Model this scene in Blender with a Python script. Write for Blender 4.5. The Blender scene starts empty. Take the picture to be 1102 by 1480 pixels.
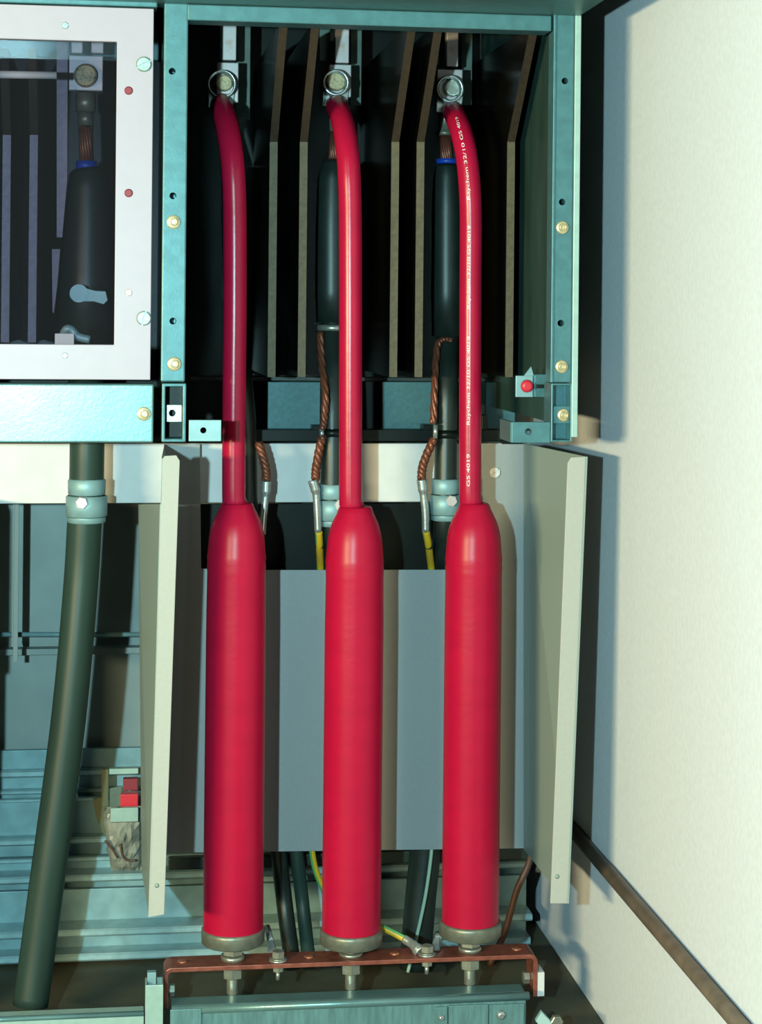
import bpy, bmesh, math, random
from mathutils import Vector, Matrix
random.seed(7)
S = bpy.context.scene
COL = S.collection

# ---------------------------------------------------------------- camera
W, HPX = 1102, 1480
F = 2700.0            # focal length in pixels
PX, PY = 551.0, 450.0 # optical axis in the frame (the print is a crop: horizon above the middle)
YAW = math.atan((551 - 180) / F)
ROLL = math.radians(0.55)
H = 1.28
CAM = Vector((0, 0, H))
d_ = Vector((math.sin(YAW), math.cos(YAW), 0))
r0 = Vector((math.cos(YAW), -math.sin(YAW), 0))
u0 = Vector((0, 0, 1))
r_ = r0 * math.cos(ROLL) + u0 * math.sin(ROLL)
u_ = u0 * math.cos(ROLL) - r0 * math.sin(ROLL)
cam = bpy.data.cameras.new('camera')
cam.sensor_fit = 'VERTICAL'
cam.sensor_height = 36.0
cam.lens = F / HPX * 36.0
cam.shift_y = -(HPX / 2 - PY) / HPX
cam.clip_start = 0.05
co = bpy.data.objects.new('camera', cam)
COL.objects.link(co)
m = Matrix((r_, u_, -d_)).transposed().to_4x4()
m.translation = CAM
co.matrix_world = m
S.camera = co

# ---------------------------------------------------------------- world, lamps, exposure
w = bpy.data.worlds.new('room')
S.world = w
w.use_nodes = True
w.node_tree.nodes['Background'].inputs[0].default_value = (0.55, 1.0, 0.75, 1)
w.node_tree.nodes['Background'].inputs[1].default_value = 0.005

def lamp(name, kind, loc, power, color, target=None, **kw):
    l = bpy.data.lights.new(name, kind)
    l.energy = power
    l.color = color
    for k, v in kw.items():
        setattr(l, k, v)
    o = bpy.data.objects.new(name, l)
    o.location = loc
    if target is not None:
        o.rotation_euler = (Vector(target) - Vector(loc)).to_track_quat('-Z', 'Y').to_euler()
    COL.objects.link(o)
    return o
# flash on a bracket to the left of the lens (cool) and a second flash lamp further left (warm)
lamp('flash', 'POINT', CAM - r0 * 0.45 + Vector((0, 0, 0.02)), 490, (0.55, 1.0, 1.05), shadow_soft_size=0.025)
lamp('side_flash', 'AREA', (-2.3, 0.0, H), 240, (1.0, 0.90, 0.50), (0.3, 3.3, H - 0.3),
     shape='RECTANGLE', size=1.1, size_y=0.14)

S.view_settings.view_transform = 'Standard'
S.view_settings.look = 'None'
S.view_settings.gamma = 1
S.view_settings.exposure = 0.0
S.view_settings.use_curve_mapping = False

# ---------------------------------------------------------------- helpers
def P(px, py, Y):
    """world point on the depth plane Y that stands where the photograph shows (px, py)"""
    v = d_ + r_ * ((px - PX) / F) - u_ * ((py - PY) / F)
    return CAM + v * (Y / v.y)

def R(x0, y0, x1, y1, Y):
    xm, ym = (x0 + x1) / 2, (y0 + y1) / 2
    return P(x0, ym, Y).x, P(x1, ym, Y).x, P(xm, y1, Y).z, P(xm, y0, Y).z

def s_(Y):               # metres per photograph pixel at depth Y
    return Y / F / math.cos(YAW) * 0.99

class MB:
    def __init__(self):
        self.v, self.f, self.s = [], [], []
    def add(self, verts, faces, smooth=False):
        n = len(self.v)
        self.v += [Vector(p) for p in verts]
        self.f += [tuple(i + n for i in f) for f in faces]
        self.s += [smooth] * len(faces)
        return self
    def box(self, x0, x1, y0, y1, z0, z1):
        return self.add([(x0, y0, z0), (x1, y0, z0), (x1, y1, z0), (x0, y1, z0),
                         (x0, y0, z1), (x1, y0, z1), (x1, y1, z1), (x0, y1, z1)],
                        [(3, 2, 1, 0), (4, 5, 6, 7), (0, 1, 5, 4), (1, 2, 6, 5), (2, 3, 7, 6), (3, 0, 4, 7)])
    def pbox(self, x0, y0, x1, y1, Y, depth):
        a, b, c, d = R(x0, y0, x1, y1, Y)
        return self.box(a, b, Y, Y + depth, c, d)
    def slab(self, pts, off):
        """polygon pts (world) given thickness by the vector off"""
        n = len(pts)
        off = Vector(off)
        q = [Vector(p) for p in pts]
        return self.add(q + [p + off for p in q],
                        [tuple(range(n - 1, -1, -1)), tuple(range(n, 2 * n))] +
                        [(i, (i + 1) % n, n + (i + 1) % n, n + i) for i in range(n)])
    def ring_slab(self, outer, inner, off):
        n = len(outer)
        off = Vector(off)
        A = [Vector(p) for p in outer] + [Vector(p) for p in inner]
        A += [p + off for p in A]
        fs = []
        for i in range(n):
            j = (i + 1) % n
            fs += [(i, j, n + j, n + i), (2 * n + j, 2 * n + i, 3 * n + i, 3 * n + j),
                   (j, i, 2 * n + i, 2 * n + j), (n + i, n + j, 3 * n + j, 3 * n + i)]
        return self.add(A, fs)
    def tube(self, path, rad, n=20, caps=True, smooth=True, twist=0.0, flat=1.0):
        path = [Vector(p) for p in path]
        if not isinstance(rad, (list, tuple)):
            rad = [rad] * len(path)
        t0 = (path[1] - path[0]).normalized()
        a = Vector((0, -1, 0)) if abs(t0.y) < 0.9 else Vector((0, 0, 1))
        a = (a - t0 * a.dot(t0)).normalized()
        vs, fs = [], []
        for i, p in enumerate(path):
            t = (path[min(i + 1, len(path) - 1)] - path[max(i - 1, 0)]).normalized()
            a = (a - t * a.dot(t)).normalized()
            b = t.cross(a)
            for k in range(n):
                th = 2 * math.pi * k / n + twist * i
                vs.append(p + (a * math.cos(th) * flat + b * math.sin(th)) * rad[i])
        for i in range(len(path) - 1):
            for k in range(n):
                j = (k + 1) % n
                fs.append((i * n + k, i * n + j, (i + 1) * n + j, (i + 1) * n + k))
        self.add(vs, fs, smooth)
        if caps:
            m = len(self.v) - len(vs)
            self.f += [tuple(m + k for k in range(n - 1, -1, -1)), tuple(m + len(vs) - n + k for k in range(n))]
            self.s += [False, False]
        return self
    def lathe(self, c, prof, n=40, axis='Z', smooth=True, closed=True):
        """profile of (height, radius) turned about an axis through c"""
        vs, fs = [], []
        for h, r in prof:
            for k in range(n):
                th = 2 * math.pi * k / n
                if axis == 'Z':
                    vs.append((c[0] + r * math.cos(th), c[1] + r * math.sin(th), c[2] + h))
                elif axis == 'Y':
                    vs.append((c[0] + r * math.cos(th), c[1] + h, c[2] + r * math.sin(th)))
                else:
                    vs.append((c[0] + h, c[1] + r * math.cos(th), c[2] + r * math.sin(th)))
        for i in range(len(prof) - 1):
            for k in range(n):
                j = (k + 1) % n
                fs.append((i * n + k, i * n + j, (i + 1) * n + j, (i + 1) * n + k))
        self.add(vs, fs, smooth)
        if closed:
            m = len(self.v) - len(vs)
            self.f += [tuple(m + k for k in range(n - 1, -1, -1)), tuple(m + len(vs) - n + k for k in range(n))]
            self.s += [False, False]
        return self
    def hexa(self, c, r, h, axis='Z', rot=0.0):
        cf = 0.12 * r
        m = MB().lathe((0, 0, 0), [(0, r - cf), (cf * .6, r), (h - cf * .6, r), (h, r - cf)], 6, axis, False)
        ax = {'Z': Vector((0, 0, 1)), 'Y': Vector((0, 1, 0)), 'X': Vector((1, 0, 0))}[axis]
        M = Matrix.Rotation(rot, 3, ax)
        return self.add([Vector(c) + M @ v for v in m.v], m.f)
    def build(self, name, mat, parent=None, bev=0.0, root=None, at=None):
        bm = bmesh.new()
        vv = [bm.verts.new(p) for p in self.v]
        for f, s in zip(self.f, self.s):
            try:
                q = bm.faces.new([vv[i] for i in f])
                q.smooth = s
            except ValueError:
                pass
        bmesh.ops.recalc_face_normals(bm, faces=bm.faces)
        if bev:
            es = [e for e in bm.edges if len(e.link_faces) == 2 and e.calc_face_angle(0) > 0.6]
            bmesh.ops.bevel(bm, geom=es, offset=bev, segments=2, affect='EDGES', profile=0.5, clamp_overlap=True)
        lo = Vector([min(v.co[i] for v in bm.verts) for i in range(3)])
        hi = Vector([max(v.co[i] for v in bm.verts) for i in range(3)])
        o_ = Vector(((lo.x + hi.x) / 2, (lo.y + hi.y) / 2, lo.z)) if at is None else Vector(at)
        for v in bm.verts:
            v.co -= o_
        me = bpy.data.meshes.new(name)
        bm.to_mesh(me)
        bm.free()
        me.materials.append(mat)
        ob = bpy.data.objects.new(name, me)
        COL.objects.link(ob)
        if parent is not None:
            ob.parent = parent
            w0 = Vector((0, 0, 0))
            q = parent
            while q is not None:
                w0 += q.location
                q = q.parent
            ob.location = o_ - w0
        else:
            ob.location = o_
        return ob

def tag(o, label=None, cat=None, group=None, kind=None):
    for k, v in (('label', label), ('category', cat), ('group', group), ('kind', kind)):
        if v:
            o[k] = v
    return o

def thing(name, loc, label, cat, group=None):
    o = bpy.data.objects.new(name, None)
    o.empty_display_size = 0.05
    o.location = loc
    COL.objects.link(o)
    return tag(o, label, cat, group)

def cut(ob, cutters):
    """drill real holes: subtract solids (MB in world space) from an object"""
    q, w0 = ob, Vector((0, 0, 0))
    while q is not None:
        w0 += q.location
        q = q.parent
    bm = bmesh.new()
    tmp = MB()
    for c in cutters:
        tmp.add(c.v, c.f)
    t = tmp.build('tmp', ob.data.materials[0], None)
    inv = t.location - w0
    t.location = t.location
    md = ob.modifiers.new('b', 'BOOLEAN')
    md.object = t
    md.operation = 'DIFFERENCE'
    md.solver = 'EXACT'
    dg = bpy.context.evaluated_depsgraph_get()
    dg.update()
    me = bpy.data.meshes.new_from_object(ob.evaluated_get(dg))
    ob.modifiers.clear()
    old = ob.data
    ob.data = me
    me.name = old.name
    bpy.data.meshes.remove(old)
    bpy.data.objects.remove(t)
    return ob

def hole(px, py, r, Y, depth=0.046):
    p = P(px, py, Y)
    return MB().lathe((p.x, Y - 0.002, p.z), [(0, r * s_(Y)), (depth + 0.002, r * s_(Y))], 20, 'Y')

def path_px(pts, Y, n=8):
    """smooth path through photograph points; an item may carry its own depth"""
    q = [P(p[0], p[1], p[2] if len(p) > 2 else Y) for p in pts]
    out = []
    for i in range(len(q) - 1):
        a, b = q[i], q[i + 1]
        p0 = q[i - 1] if i > 0 else a - (b - a)
        p3 = q[i + 2] if i + 2 < len(q) else b + (b - a)
        for k in range(n):
            t = k / n
            out.append(0.5 * ((2 * a) + (b - p0) * t + (2 * p0 - 5 * a + 4 * b - p3) * t * t + (3 * a - p0 - 3 * b + p3) * t ** 3))
    out.append(q[-1])
    return out

# ---------------------------------------------------------------- materials
def mat(name, col, rough=0.5, metal=0.0, var=0.0, scale=30.0, bump=0.0, bscale=200.0, stretch=None,
        col2=None, coat=0.0, trans=0.0, spec=0.5, detail=3.0, thr=(0.35, 0.65)):
    m = bpy.data.materials.new(name)
    m.use_nodes = True
    nt = m.node_tree
    b = nt.nodes['Principled BSDF']
    ALB = 0.65          # dark prints: the lamps are strong, the paints mid toned
    col = tuple(c * ALB for c in col)
    col2 = tuple(c * ALB for c in col2) if col2 else None
    spec *= ALB
    b.inputs['Roughness'].default_value = rough
    b.inputs['Metallic'].default_value = metal
    b.inputs['Specular IOR Level'].default_value = spec
    b.inputs['Coat Weight'].default_value = coat
    b.inputs['Coat Roughness'].default_value = 0.15
    tc = nt.nodes.new('ShaderNodeTexCoord')
    mp = nt.nodes.new('ShaderNodeMapping')
    nt.links.new(tc.outputs['Object'], mp.inputs[0])
    if stretch:
        mp.inputs['Scale'].default_value = stretch
    if var or col2:
        n = nt.nodes.new('ShaderNodeTexNoise')
        n.inputs['Scale'].default_value = scale
        n.inputs['Detail'].default_value = detail
        nt.links.new(mp.outputs[0], n.inputs[0])
        r = nt.nodes.new('ShaderNodeMapRange')
        r.inputs[1].default_value, r.inputs[2].default_value = thr
        nt.links.new(n.outputs[0], r.inputs[0])
        mx = nt.nodes.new('ShaderNodeMix')
        mx.data_type = 'RGBA'
        c2 = col2 if col2 else tuple(c * (1 - var) for c in col)
        mx.inputs[6].default_value = (*c2, 1)
        mx.inputs[7].default_value = (*col, 1)
        nt.links.new(r.outputs[0], mx.inputs[0])
        nt.links.new(mx.outputs[2], b.inputs['Base Color'])
    else:
        b.inputs['Base Color'].default_value = (*col, 1)
    if bump:
        n2 = nt.nodes.new('ShaderNodeTexNoise')
        n2.inputs['Scale'].default_value = bscale
        n2.inputs['Detail'].default_value = 2
        nt.links.new(mp.outputs[0], n2.inputs[0])
        bp = nt.nodes.new('ShaderNodeBump')
        bp.inputs['Strength'].default_value = bump
        bp.inputs['Distance'].default_value = 0.001
        nt.links.new(n2.outputs[0], bp.inputs['Height'])
        nt.links.new(bp.outputs[0], b.inputs['Normal'])
    if trans:
        t = nt.nodes.new('ShaderNodeBsdfTransparent')
        mix = nt.nodes.new('ShaderNodeMixShader')
        mix.inputs[0].default_value = trans
        nt.links.new(b.outputs[0], mix.inputs[1])
        nt.links.new(t.outputs[0], mix.inputs[2])
        nt.links.new(mix.outputs[0], nt.nodes['Material Output'].inputs[0])
    return m

M = {}
M['frame'] = mat('blue_grey_galvanised', (0.085, 0.215, 0.24), 0.40, 0.3, 0.18, 60, 0.10, 500)
M['galv'] = mat('galvanised_sheet', (0.30, 0.48, 0.52), 0.5, 0.3, 0.22, 25, 0.12, 350)
M['wall'] = mat('galvanised_side_wall', (0.90, 0.90, 0.97), 0.5, 0.0, 0.08, 120, 0.12, 400, (1, 1, 0.8))
M['white'] = mat('white_enamel', (0.46, 0.385, 0.46), 0.42, 0, 0.03, 40, 0.05, 900)
M['rail'] = mat('white_rail_paint', (0.76, 0.72, 0.72), 0.5, 0, 0.06, 30, 0.06, 600)
M['grey'] = mat('grey_plastic_sheet', (0.34, 0.35, 0.36), 0.45, 0, 0.05, 200, 0.05, 900)
M['cream'] = mat('pale_plastic_edge', (0.46, 0.435, 0.39), 0.5, 0, 0.04, 200, 0.05, 900)
M['sheet'] = mat('translucent_plastic_sheet', (0.36, 0.42, 0.38), 0.35, 0, 0.05, 200, 0, 900, trans=0.14)
M['red'] = mat('red_heat_shrink', (0.50, 0.008, 0.046), 0.27, 0, 0.10, 20, 0.18, 60, spec=0.35)
M['redbody'] = mat('red_moulded_sleeve', (0.50, 0.006, 0.040), 0.34, 0, 0.08, 15, 0.22, 45, (1, 1, 2.2), spec=0.24)
M['steel'] = mat('zinc_plated_steel', (0.50, 0.50, 0.42), 0.33, 0.7, 0.25, 80, 0.1, 300)
M['bright'] = mat('bright_tinned_metal', (0.72, 0.76, 0.74), 0.25, 0.75, 0.2, 60, 0.1, 200)
M['cap'] = mat('dull_cast_metal', (0.26, 0.26, 0.21), 0.42, 0.5, 0.25, 60, 0.2, 150)
M['brass'] = mat('yellow_passivated_bolt', (0.78, 0.62, 0.36), 0.35, 0.5, 0.2, 100)
M['copper'] = mat('copper_bar', (0.52, 0.15, 0.105), 0.36, 0.6, 0.35, 60, 0.1, 300)
M['coppershine'] = mat('bare_copper', (0.85, 0.32, 0.2), 0.3, 0.7, 0.2, 60)
M['braid'] = mat('copper_braid', (0.34, 0.11, 0.065), 0.4, 0.5, 0.5, 400, 0.6, 500)
M['black'] = mat('black_rubber', (0.016, 0.026, 0.022), 0.42, 0, 0.3, 30, 0.15, 120, spec=0.55)
M['cable'] = mat('dark_green_black_cable', (0.030, 0.058, 0.047), 0.45, 0, 0.35, 14, 0.3, 40, (1, 1, 0.2), spec=0.35)
M['board'] = mat('black_insulating_board', (0.006, 0.009, 0.007), 0.35, 0, 0.3, 10, 0.05, 60, spec=0.25)
M['barrier'] = mat('dark_brown_barrier_sheet', (0.005, 0.004, 0.003), 0.22, 0, 0.3, 12, 0.03, 40, spec=0.25)
M['tan'] = mat('sawn_barrier_edge', (0.115, 0.09, 0.048), 0.6, 0, 0.3, 120, 0.2, 400)
M['paleedge'] = mat('pale_barrier_edge', (0.48, 0.36, 0.44), 0.6, 0, 0.2, 120, 0.2, 400)
M['beam'] = mat('streaked_galvanised_beam', (0.17, 0.32, 0.33), 0.42, 0.3, 0.3, 40, 0.2, 200, (3, 1, 0.5))
M['lining'] = mat('dark_green_lining', (0.05, 0.10, 0.085), 0.35, 0.2, 0.3, 20, 0.1, 60, (4, 1, 0.3))
M['plate'] = mat('dull_teal_plate', (0.065, 0.165, 0.185), 0.45, 0.2, 0.2, 120, 0.1, 400)
M['brownedge'] = mat('dark_brown_barrier_edge', (0.045, 0.028, 0.016), 0.6, 0, 0.3, 120, 0.2, 400)
M['dimgrey'] = mat('grey_green_support', (0.12, 0.17, 0.14), 0.5, 0, 0.2, 60)
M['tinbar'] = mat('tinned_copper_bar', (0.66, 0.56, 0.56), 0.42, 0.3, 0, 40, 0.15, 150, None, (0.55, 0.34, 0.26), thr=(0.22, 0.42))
M['blue'] = mat('blue_tape', (0.01, 0.06, 0.45), 0.4)
M['yellow'] = mat('yellow_insulation', (0.75, 0.45, 0.02), 0.4)
M['green'] = mat('green_insulation', (0.10, 0.35, 0.10), 0.4)
M['palewire'] = mat('pale_green_wire', (0.45, 0.60, 0.46), 0.4)
M['brownwire'] = mat('brown_cable_sheath', (0.12, 0.05, 0.035), 0.45)
M['bar'] = mat('brown_painted_bar', (0.19, 0.135, 0.10), 0.45, 0.1, 0.3, 30, 0.1, 100)
M['floor'] = mat('olive_brown_floor', (0.095, 0.085, 0.05), 0.6, 0, 0.3, 12, 0.2, 80)
M['ink'] = mat('white_print', (0.85, 0.75, 0.78), 0.5)
M['redcap'] = mat('red_plastic_cap', (0.70, 0.03, 0.05), 0.35)
M['darkred'] = mat('dark_red_plug', (0.26, 0.02, 0.035), 0.5)
M['bag'] = mat('crumpled_clear_bag', (0.36, 0.36, 0.30), 0.3, 0, 0.45, 22, 0.8, 60)
M['olive'] = mat('olive_card', (0.12, 0.12, 0.06), 0.6)
M['window'] = None
M['oldbolt'] = mat('stained_bolt_head', (0.50, 0.38, 0.22), 0.5, 0.3, 0, 150, 0.3, 300, None, (0.22, 0.15, 0.08), thr=(0.3, 0.5))
M['liplight'] = mat('pale_channel_lip', (0.42, 0.62, 0.66), 0.38, 0.3, 0.2, 40, 0.1, 200)  # paler than the channel web
M['screw'] = mat('pale_zinc_screw', (0.42, 0.55, 0.46), 0.4, 0.4, 0.3, 200)
M['roof'] = mat('teal_roof_sheet', (0.10, 0.22, 0.21), 0.4, 0.3, 0.2, 40, 0.1, 300)
M['back'] = mat('grey_olive_rear_sheet', (0.33, 0.38, 0.37), 0.5, 0.1, 0.15, 10, 0.08, 300)

g = bpy.data.materials.new('dusty_acrylic_pane')
g.use_nodes = True
nt = g.node_tree
nt.nodes.remove(nt.nodes['Principled BSDF'])
tr = nt.nodes.new('ShaderNodeBsdfTransparent'); tr.inputs[0].default_value = (0.78, 0.77, 0.82, 1)
df = nt.nodes.new('ShaderNodeBsdfDiffuse'); df.inputs[0].default_value = (0.36, 0.38, 0.46, 1)
gl = nt.nodes.new('ShaderNodeBsdfGlossy'); gl.inputs['Roughness'].default_value = 0.0
m1 = nt.nodes.new('ShaderNodeMixShader'); m1.inputs[0].default_value = 0.010
m2 = nt.nodes.new('ShaderNodeMixShader'); m2.inputs[0].default_value = 0.04
nt.links.new(tr.outputs[0], m1.inputs[1]); nt.links.new(df.outputs[0], m1.inputs[2])
nt.links.new(m1.outputs[0], m2.inputs[1]); nt.links.new(gl.outputs[0], m2.inputs[2])
nt.links.new(m2.outputs[0], nt.nodes['Material Output'].inputs[0])
M['window'] = g

# depths (metres from the lens plane)
YF, YS, YP, YB, YW = 3.06, 3.13, 3.30, 3.49, 3.52
YR = 3.95

# ---------------------------------------------------------------- the setting
XW = P(870, 640, 3.337).x
fl = MB().box(-1.7, XW + 0.02, 0.9, YR + 0.02, -0.05, 0.0).build('floor', M['floor'])
tag(fl, 'olive brown cubicle floor under the copper bar', None, None, 'structure')
wr = MB().box(XW, XW + 0.02, 1.0, YR, 0.0, 2.15).build('wall_right', M['wall'])
tag(wr, 'pale galvanised side wall at the right', None, None, 'structure')
wb = MB().box(-1.7, XW + 0.02, YR, YR + 0.02, 0.0, 2.15).build('wall_back', M['back'])
tag(wb, 'grey olive rear sheet of the cubicle', None, None, 'structure')
XL = -0.265
zl1, zl2 = P(0, 955, 3.4).z, P(0, 735, 3.3).z
wl = MB().box(XL - 0.02, XL, 3.42, YR, 0.0, zl1)  # added out of view; its steps and gap shape the side flash
wl.box(XL - 0.02, XL, 3.30, YR, zl1, zl2)
wl.box(XL - 0.02, XL, YF + 0.06, YR, P(100, 630, 3.3).z, 2.15)
wl.box(XL - 0.02, XL, YW + .03, YR, zl2, P(100, 630, 3.3).z)
tag(wl.build('wall_left_blocker', M['back']), 'unseen left side wall of the cubicle, stepped to block the side flash', None, None, 'structure')
# hood above the opening
xr = P(838, 20, YF).x
zt = P(551, 14, YF).z
ZT2 = H + 0.62          # inside top of the busbar compartment
cl = MB().box(-1.5, xr, 2.35, YF + .05, zt, zt + 0.012)
cl.box(xr - 0.004, xr, 2.35, YF, zt + 0.012, zt + 0.04)
tag(cl.build('ceiling', M['roof']), 'dark teal roof sheet above the opening', None, None, 'structure')

# ---------------------------------------------------------------- fasteners
def slot_screw(px, py, r, Y, parent, m='screw', ang=0.5, name='screw'):
    p = P(px, py, Y); rr = r * s_(Y); t = rr * 0.35
    o = MB().lathe((p.x, p.y - t, p.z), [(0, rr * .82), (t * .5, rr), (t, rr)], 24, 'Y').build(name, M[m], parent)
    c, s = math.cos(ang), math.sin(ang)
    hw, hl = rr * 0.13, rr * 1.2
    q = [Vector((p.x + a * c * hl - b * s * hw, p.y - t - 0.001, p.z + a * s * hl + b * c * hw))
         for a, b in ((-1, -1), (1, -1), (1, 1), (-1, 1))]
    cut(o, [MB().slab(q, (0, 0.001 + t * 0.6, 0))])
    return o

def brass_bolt(px, py, r, Y, parent):
    p = P(px, py, Y); rr = r * s_(Y)
    o = MB().lathe((p.x, Y - 0.003, p.z), [(0, rr * .55), (0, rr * .92), (0.001, rr), (0.003, rr)], 28, 'Y', closed=False).build('washer', M['brass'], parent)
    h = MB()
    h.lathe((p.x, Y - 0.009, p.z), [(0.006, rr * .30), (0.004, rr * .34), (0, rr * .40), (0.0005, rr * .58), (0.006, rr * .62)], 24, 'Y', True, False)
    h.lathe((p.x, Y - 0.005, p.z), [(0, rr * .36), (0.002, rr * .36)], 6, 'Y', False)
    h.build('bolt', M['brass'], parent)
    return o

# ---------------------------------------------------------------- white inspection cover on the left
t = thing('inspection_cover', P(0, 548, YF), 'white enamelled inspection cover with a square clear window at upper left', 'cover')
a, b, c, dd = R(-260, 5, 220, 548, YF)
a2, b2, c2, d2 = R(-205, 55, 167, 497, YF)
rect = lambda x0, x1, z0, z1, Y: [Vector((x0, Y, z0)), Vector((x1, Y, z0)), Vector((x1, Y, z1)), Vector((x0, Y, z1))]
mb = MB().ring_slab(rect(a, b, c, dd, YF), rect(a2, b2, c2, d2, YF), (0, 0.012, 0))
mb.build('panel', M['white'], t, 0.0012)
MB().box(a2 - .004, b2 + .004, YF + 0.0125, YF + 0.0165, c2 - .004, d2 + .004).build('pane', M['window'], t)
slot_screw(208, 93, 11, YF, t, 'screw', 0.5)
slot_screw(208, 460, 10.5, YF, t, 'screw', 1.3)
for x, y, r in ((94, 37, 5), (94, 514, 4.2)):
    slot_screw(x, y, r, YF, t, 'screw', 0.2)
slot_screw(186, 423, 4.8, YF, t, 'brass', 0.9)
for x, y in ((186, 131), (186, 279)):
    p = P(x, y, YF)
    o = MB().lathe((p.x, YF - 0.002, p.z), [(0, 4.4 * s_(YF)), (0.001, 6 * s_(YF)), (0.002, 6 * s_(YF))], 20, 'Y').build('plug', M['darkred'], t)
    o['label'] = 'dark red round plug'

# rails round the cover
t = thing('frame_rail', P(0, 4, YF), 'blue grey steel rail above the white inspection cover', 'rail')
MB().pbox(-260, -22, 228, 3, YF + .002, 0.05).build('channel', M['frame'], t, 0.002)
t = thing('frame_rail', P(0, 640, YF), 'wide shiny galvanised rail below the white inspection cover', 'rail')
M['shine'] = mat('shiny_galvanised', (0.19, 0.34, 0.35), 0.30, 0.45, 0.2, 14, 0.15, 200)
MB().pbox(-260, 554, 222, 640, YF, 0.045).build('channel', M['shine'], t, 0.003)
brass_bolt(208, 598, 10, YF, t)

# left post
t = thing('frame_post', P(252, 640, YF), 'left steel post of the opening, beside the white cover', 'post')
o = MB().pbox(235, 4, 270, 552, YF, 0.05).build('upright', M['frame'], t, 0.0025)
cut(o, [hole(x, y, 5, YF) for x, y in ((249, 103), (250, 283), (250, 464))])
a, b, c, dd = R(234, 554, 269, 639, YF)
k = 0.0055
MB().ring_slab(rect(a, b, c, dd, YF), rect(a + k, b - k, c + k, dd - k, YF), (0, 0.055, 0)).build('end_socket', M['frame'], t, 0.0015)
o = MB().pbox(241, 585, 263, 610, YF + 0.010, 0.004).build('nut_plate', M['bright'], t, 0.0008)
cut(o, [hole(249, 597, 5, YF + 0.010, .02)])
MB().box(a + k, b - k, YF + 0.05, YF + 0.054, c + k, dd - k).build('back_plate', M['board'], t)
brass_bolt(251, 321, 10, YF, t)
brass_bolt(252, 526, 10, YF, t)

# right post
t = thing('frame_post', P(818, 640, YF), 'right steel post with pale lip, beside the galvanised wall', 'post')
o = MB().pbox(801, -15, 829, 553, YF, 0.05).build('upright', M['frame'], t, 0.002)
cut(o, [hole(x, y, 5, YF) for x, y in ((817, 117), (813, 292), (811, 467))])
M['lip'] = mat('pale_lip', (0.40, 0.55, 0.50), 0.4, 0.2, 0.1, 60)
MB().pbox(829.5, 22, 838, 632, YF - 0.004, 0.05).build('lip', M['lip'], t, 0.001)
MB().pbox(799, -15, 803, 553, YF - 0.003, 0.02).build('edge_bead', M['frame'], t, 0.001)
a, b, c, dd = R(797, 554, 828, 639, YF)
k = 0.0035
MB().ring_slab(rect(a, b, c, dd, YF), rect(a + k, b - k, c + k, dd - k, YF), (0, 0.055, 0)).build('end_socket', M['frame'], t, 0.0012)
MB().pbox(800, 587, 826, 612, YF + 0.010, 0.004).build('nut_plate', M['frame'], t, 0.0008)
MB().box(a + k, b - k, YF + 0.035, YF + 0.039, c + k, dd - k).build('back_plate', M['frame'], t)
brass_bolt(813, 329, 9.5, YF, t)
brass_bolt(812, 530, 9.5, YF, t)
brass_bolt(815, 600, 9.5, YF + 0.010, t)

# top beam
t = thing('frame_beam', P(535, 36, YF), 'blue grey steel beam across the top of the opening', 'beam')
a, b, c, dd = R(271, 15, 798, 37, YF)
MB().box(a, b, YF, YF + 0.05, c, zt - 0.0006).build('channel', M['frame'], t, 0.002)

# angle brackets on the posts
t = thing('angle_bracket', P(297, 638, YF), 'small drilled steel bracket on the left post, before the first red cable', 'bracket')
o = MB().pbox(273, 607, 320, 638, YF + .002, 0.006).build('plate', M['galv'], t, 0.001)
cut(o, [hole(294, 622, 4.5, YF + .002, .02)])
t = thing('angle_bracket', P(764, 640, YF), 'drilled steel bracket on the right post, above the grey shroud', 'bracket')
o = MB().pbox(740, 610, 796, 640, YF + .002, 0.006).build('plate', M['frame'], t, 0.001)
cut(o, [hole(764, 624, 5, YF + .002, .02)])
a, b, c, dd = R(740, 610, 796, 640, YF + .002)
MB().box(a - 0.0005, a + 0.005, YF + 0.0085, YF + 0.10, c, dd).build('web', M['frame'], t, 0.001)

# red indicator on its small plates
t = thing('red_indicator', P(765, 575, YF + .09), 'round red indicator on a small zinc plate, left of the right post', 'indicator')
Yi = YF + 0.09
MB().pbox(746, 543, 771, 574, Yi, 0.006).build('plate', M['galv'], t, 0.001)
MB().pbox(773, 541, 796, 556, Yi + .004, 0.006).pbox(773, 561, 796, 574, Yi + .004, .006).pbox(771, 541, 776, 574, Yi + .006, .006).build('clip', M['frame'], t, 0.001)
p = P(762, 558, Yi)
o = MB().lathe((p.x, Yi - 0.008, p.z), [(0, 5 * s_(Yi)), (0.001, 8 * s_(Yi)), (0.004, 9 * s_(Yi)), (0.008, 9.6 * s_(Yi))], 24, 'Y').build('button', M['redcap'], t)
o['label'] = 'red round button'
MB().slab([P(758, 543, Yi), P(768, 530, Yi), P(772, 543, Yi)], (0, .004, 0)).build('tab', M['galv'], t)

# compartment linings
a = P(801, 300, YF + .052).x + .012
zb = P(551, 641, YF + .06).z
t = MB().box(a - .010, a - .003, YF + 0.052, 3.79, P(797, 640, YF).z + .03, ZT2)
tag(t.build('side_lining', M['lining']), 'dim green steel side lining behind the right post', 'panel')
t = MB().box(P(240, 300, YF).x, P(240, 300, YF).x + .005, YF + 0.056, 3.79, zb + .05, ZT2)
tag(t.build('partition', M['board']), 'dark partition behind the left post between the two compartments', 'panel')
t = MB().box(XL + .002, a - .012, 3.80, 3.812, P(551, 640, 3.8).z, ZT2)
tag(t.build('rear_board', M['board']), 'black rear board behind the busbars and cable ends', 'panel')

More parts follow.
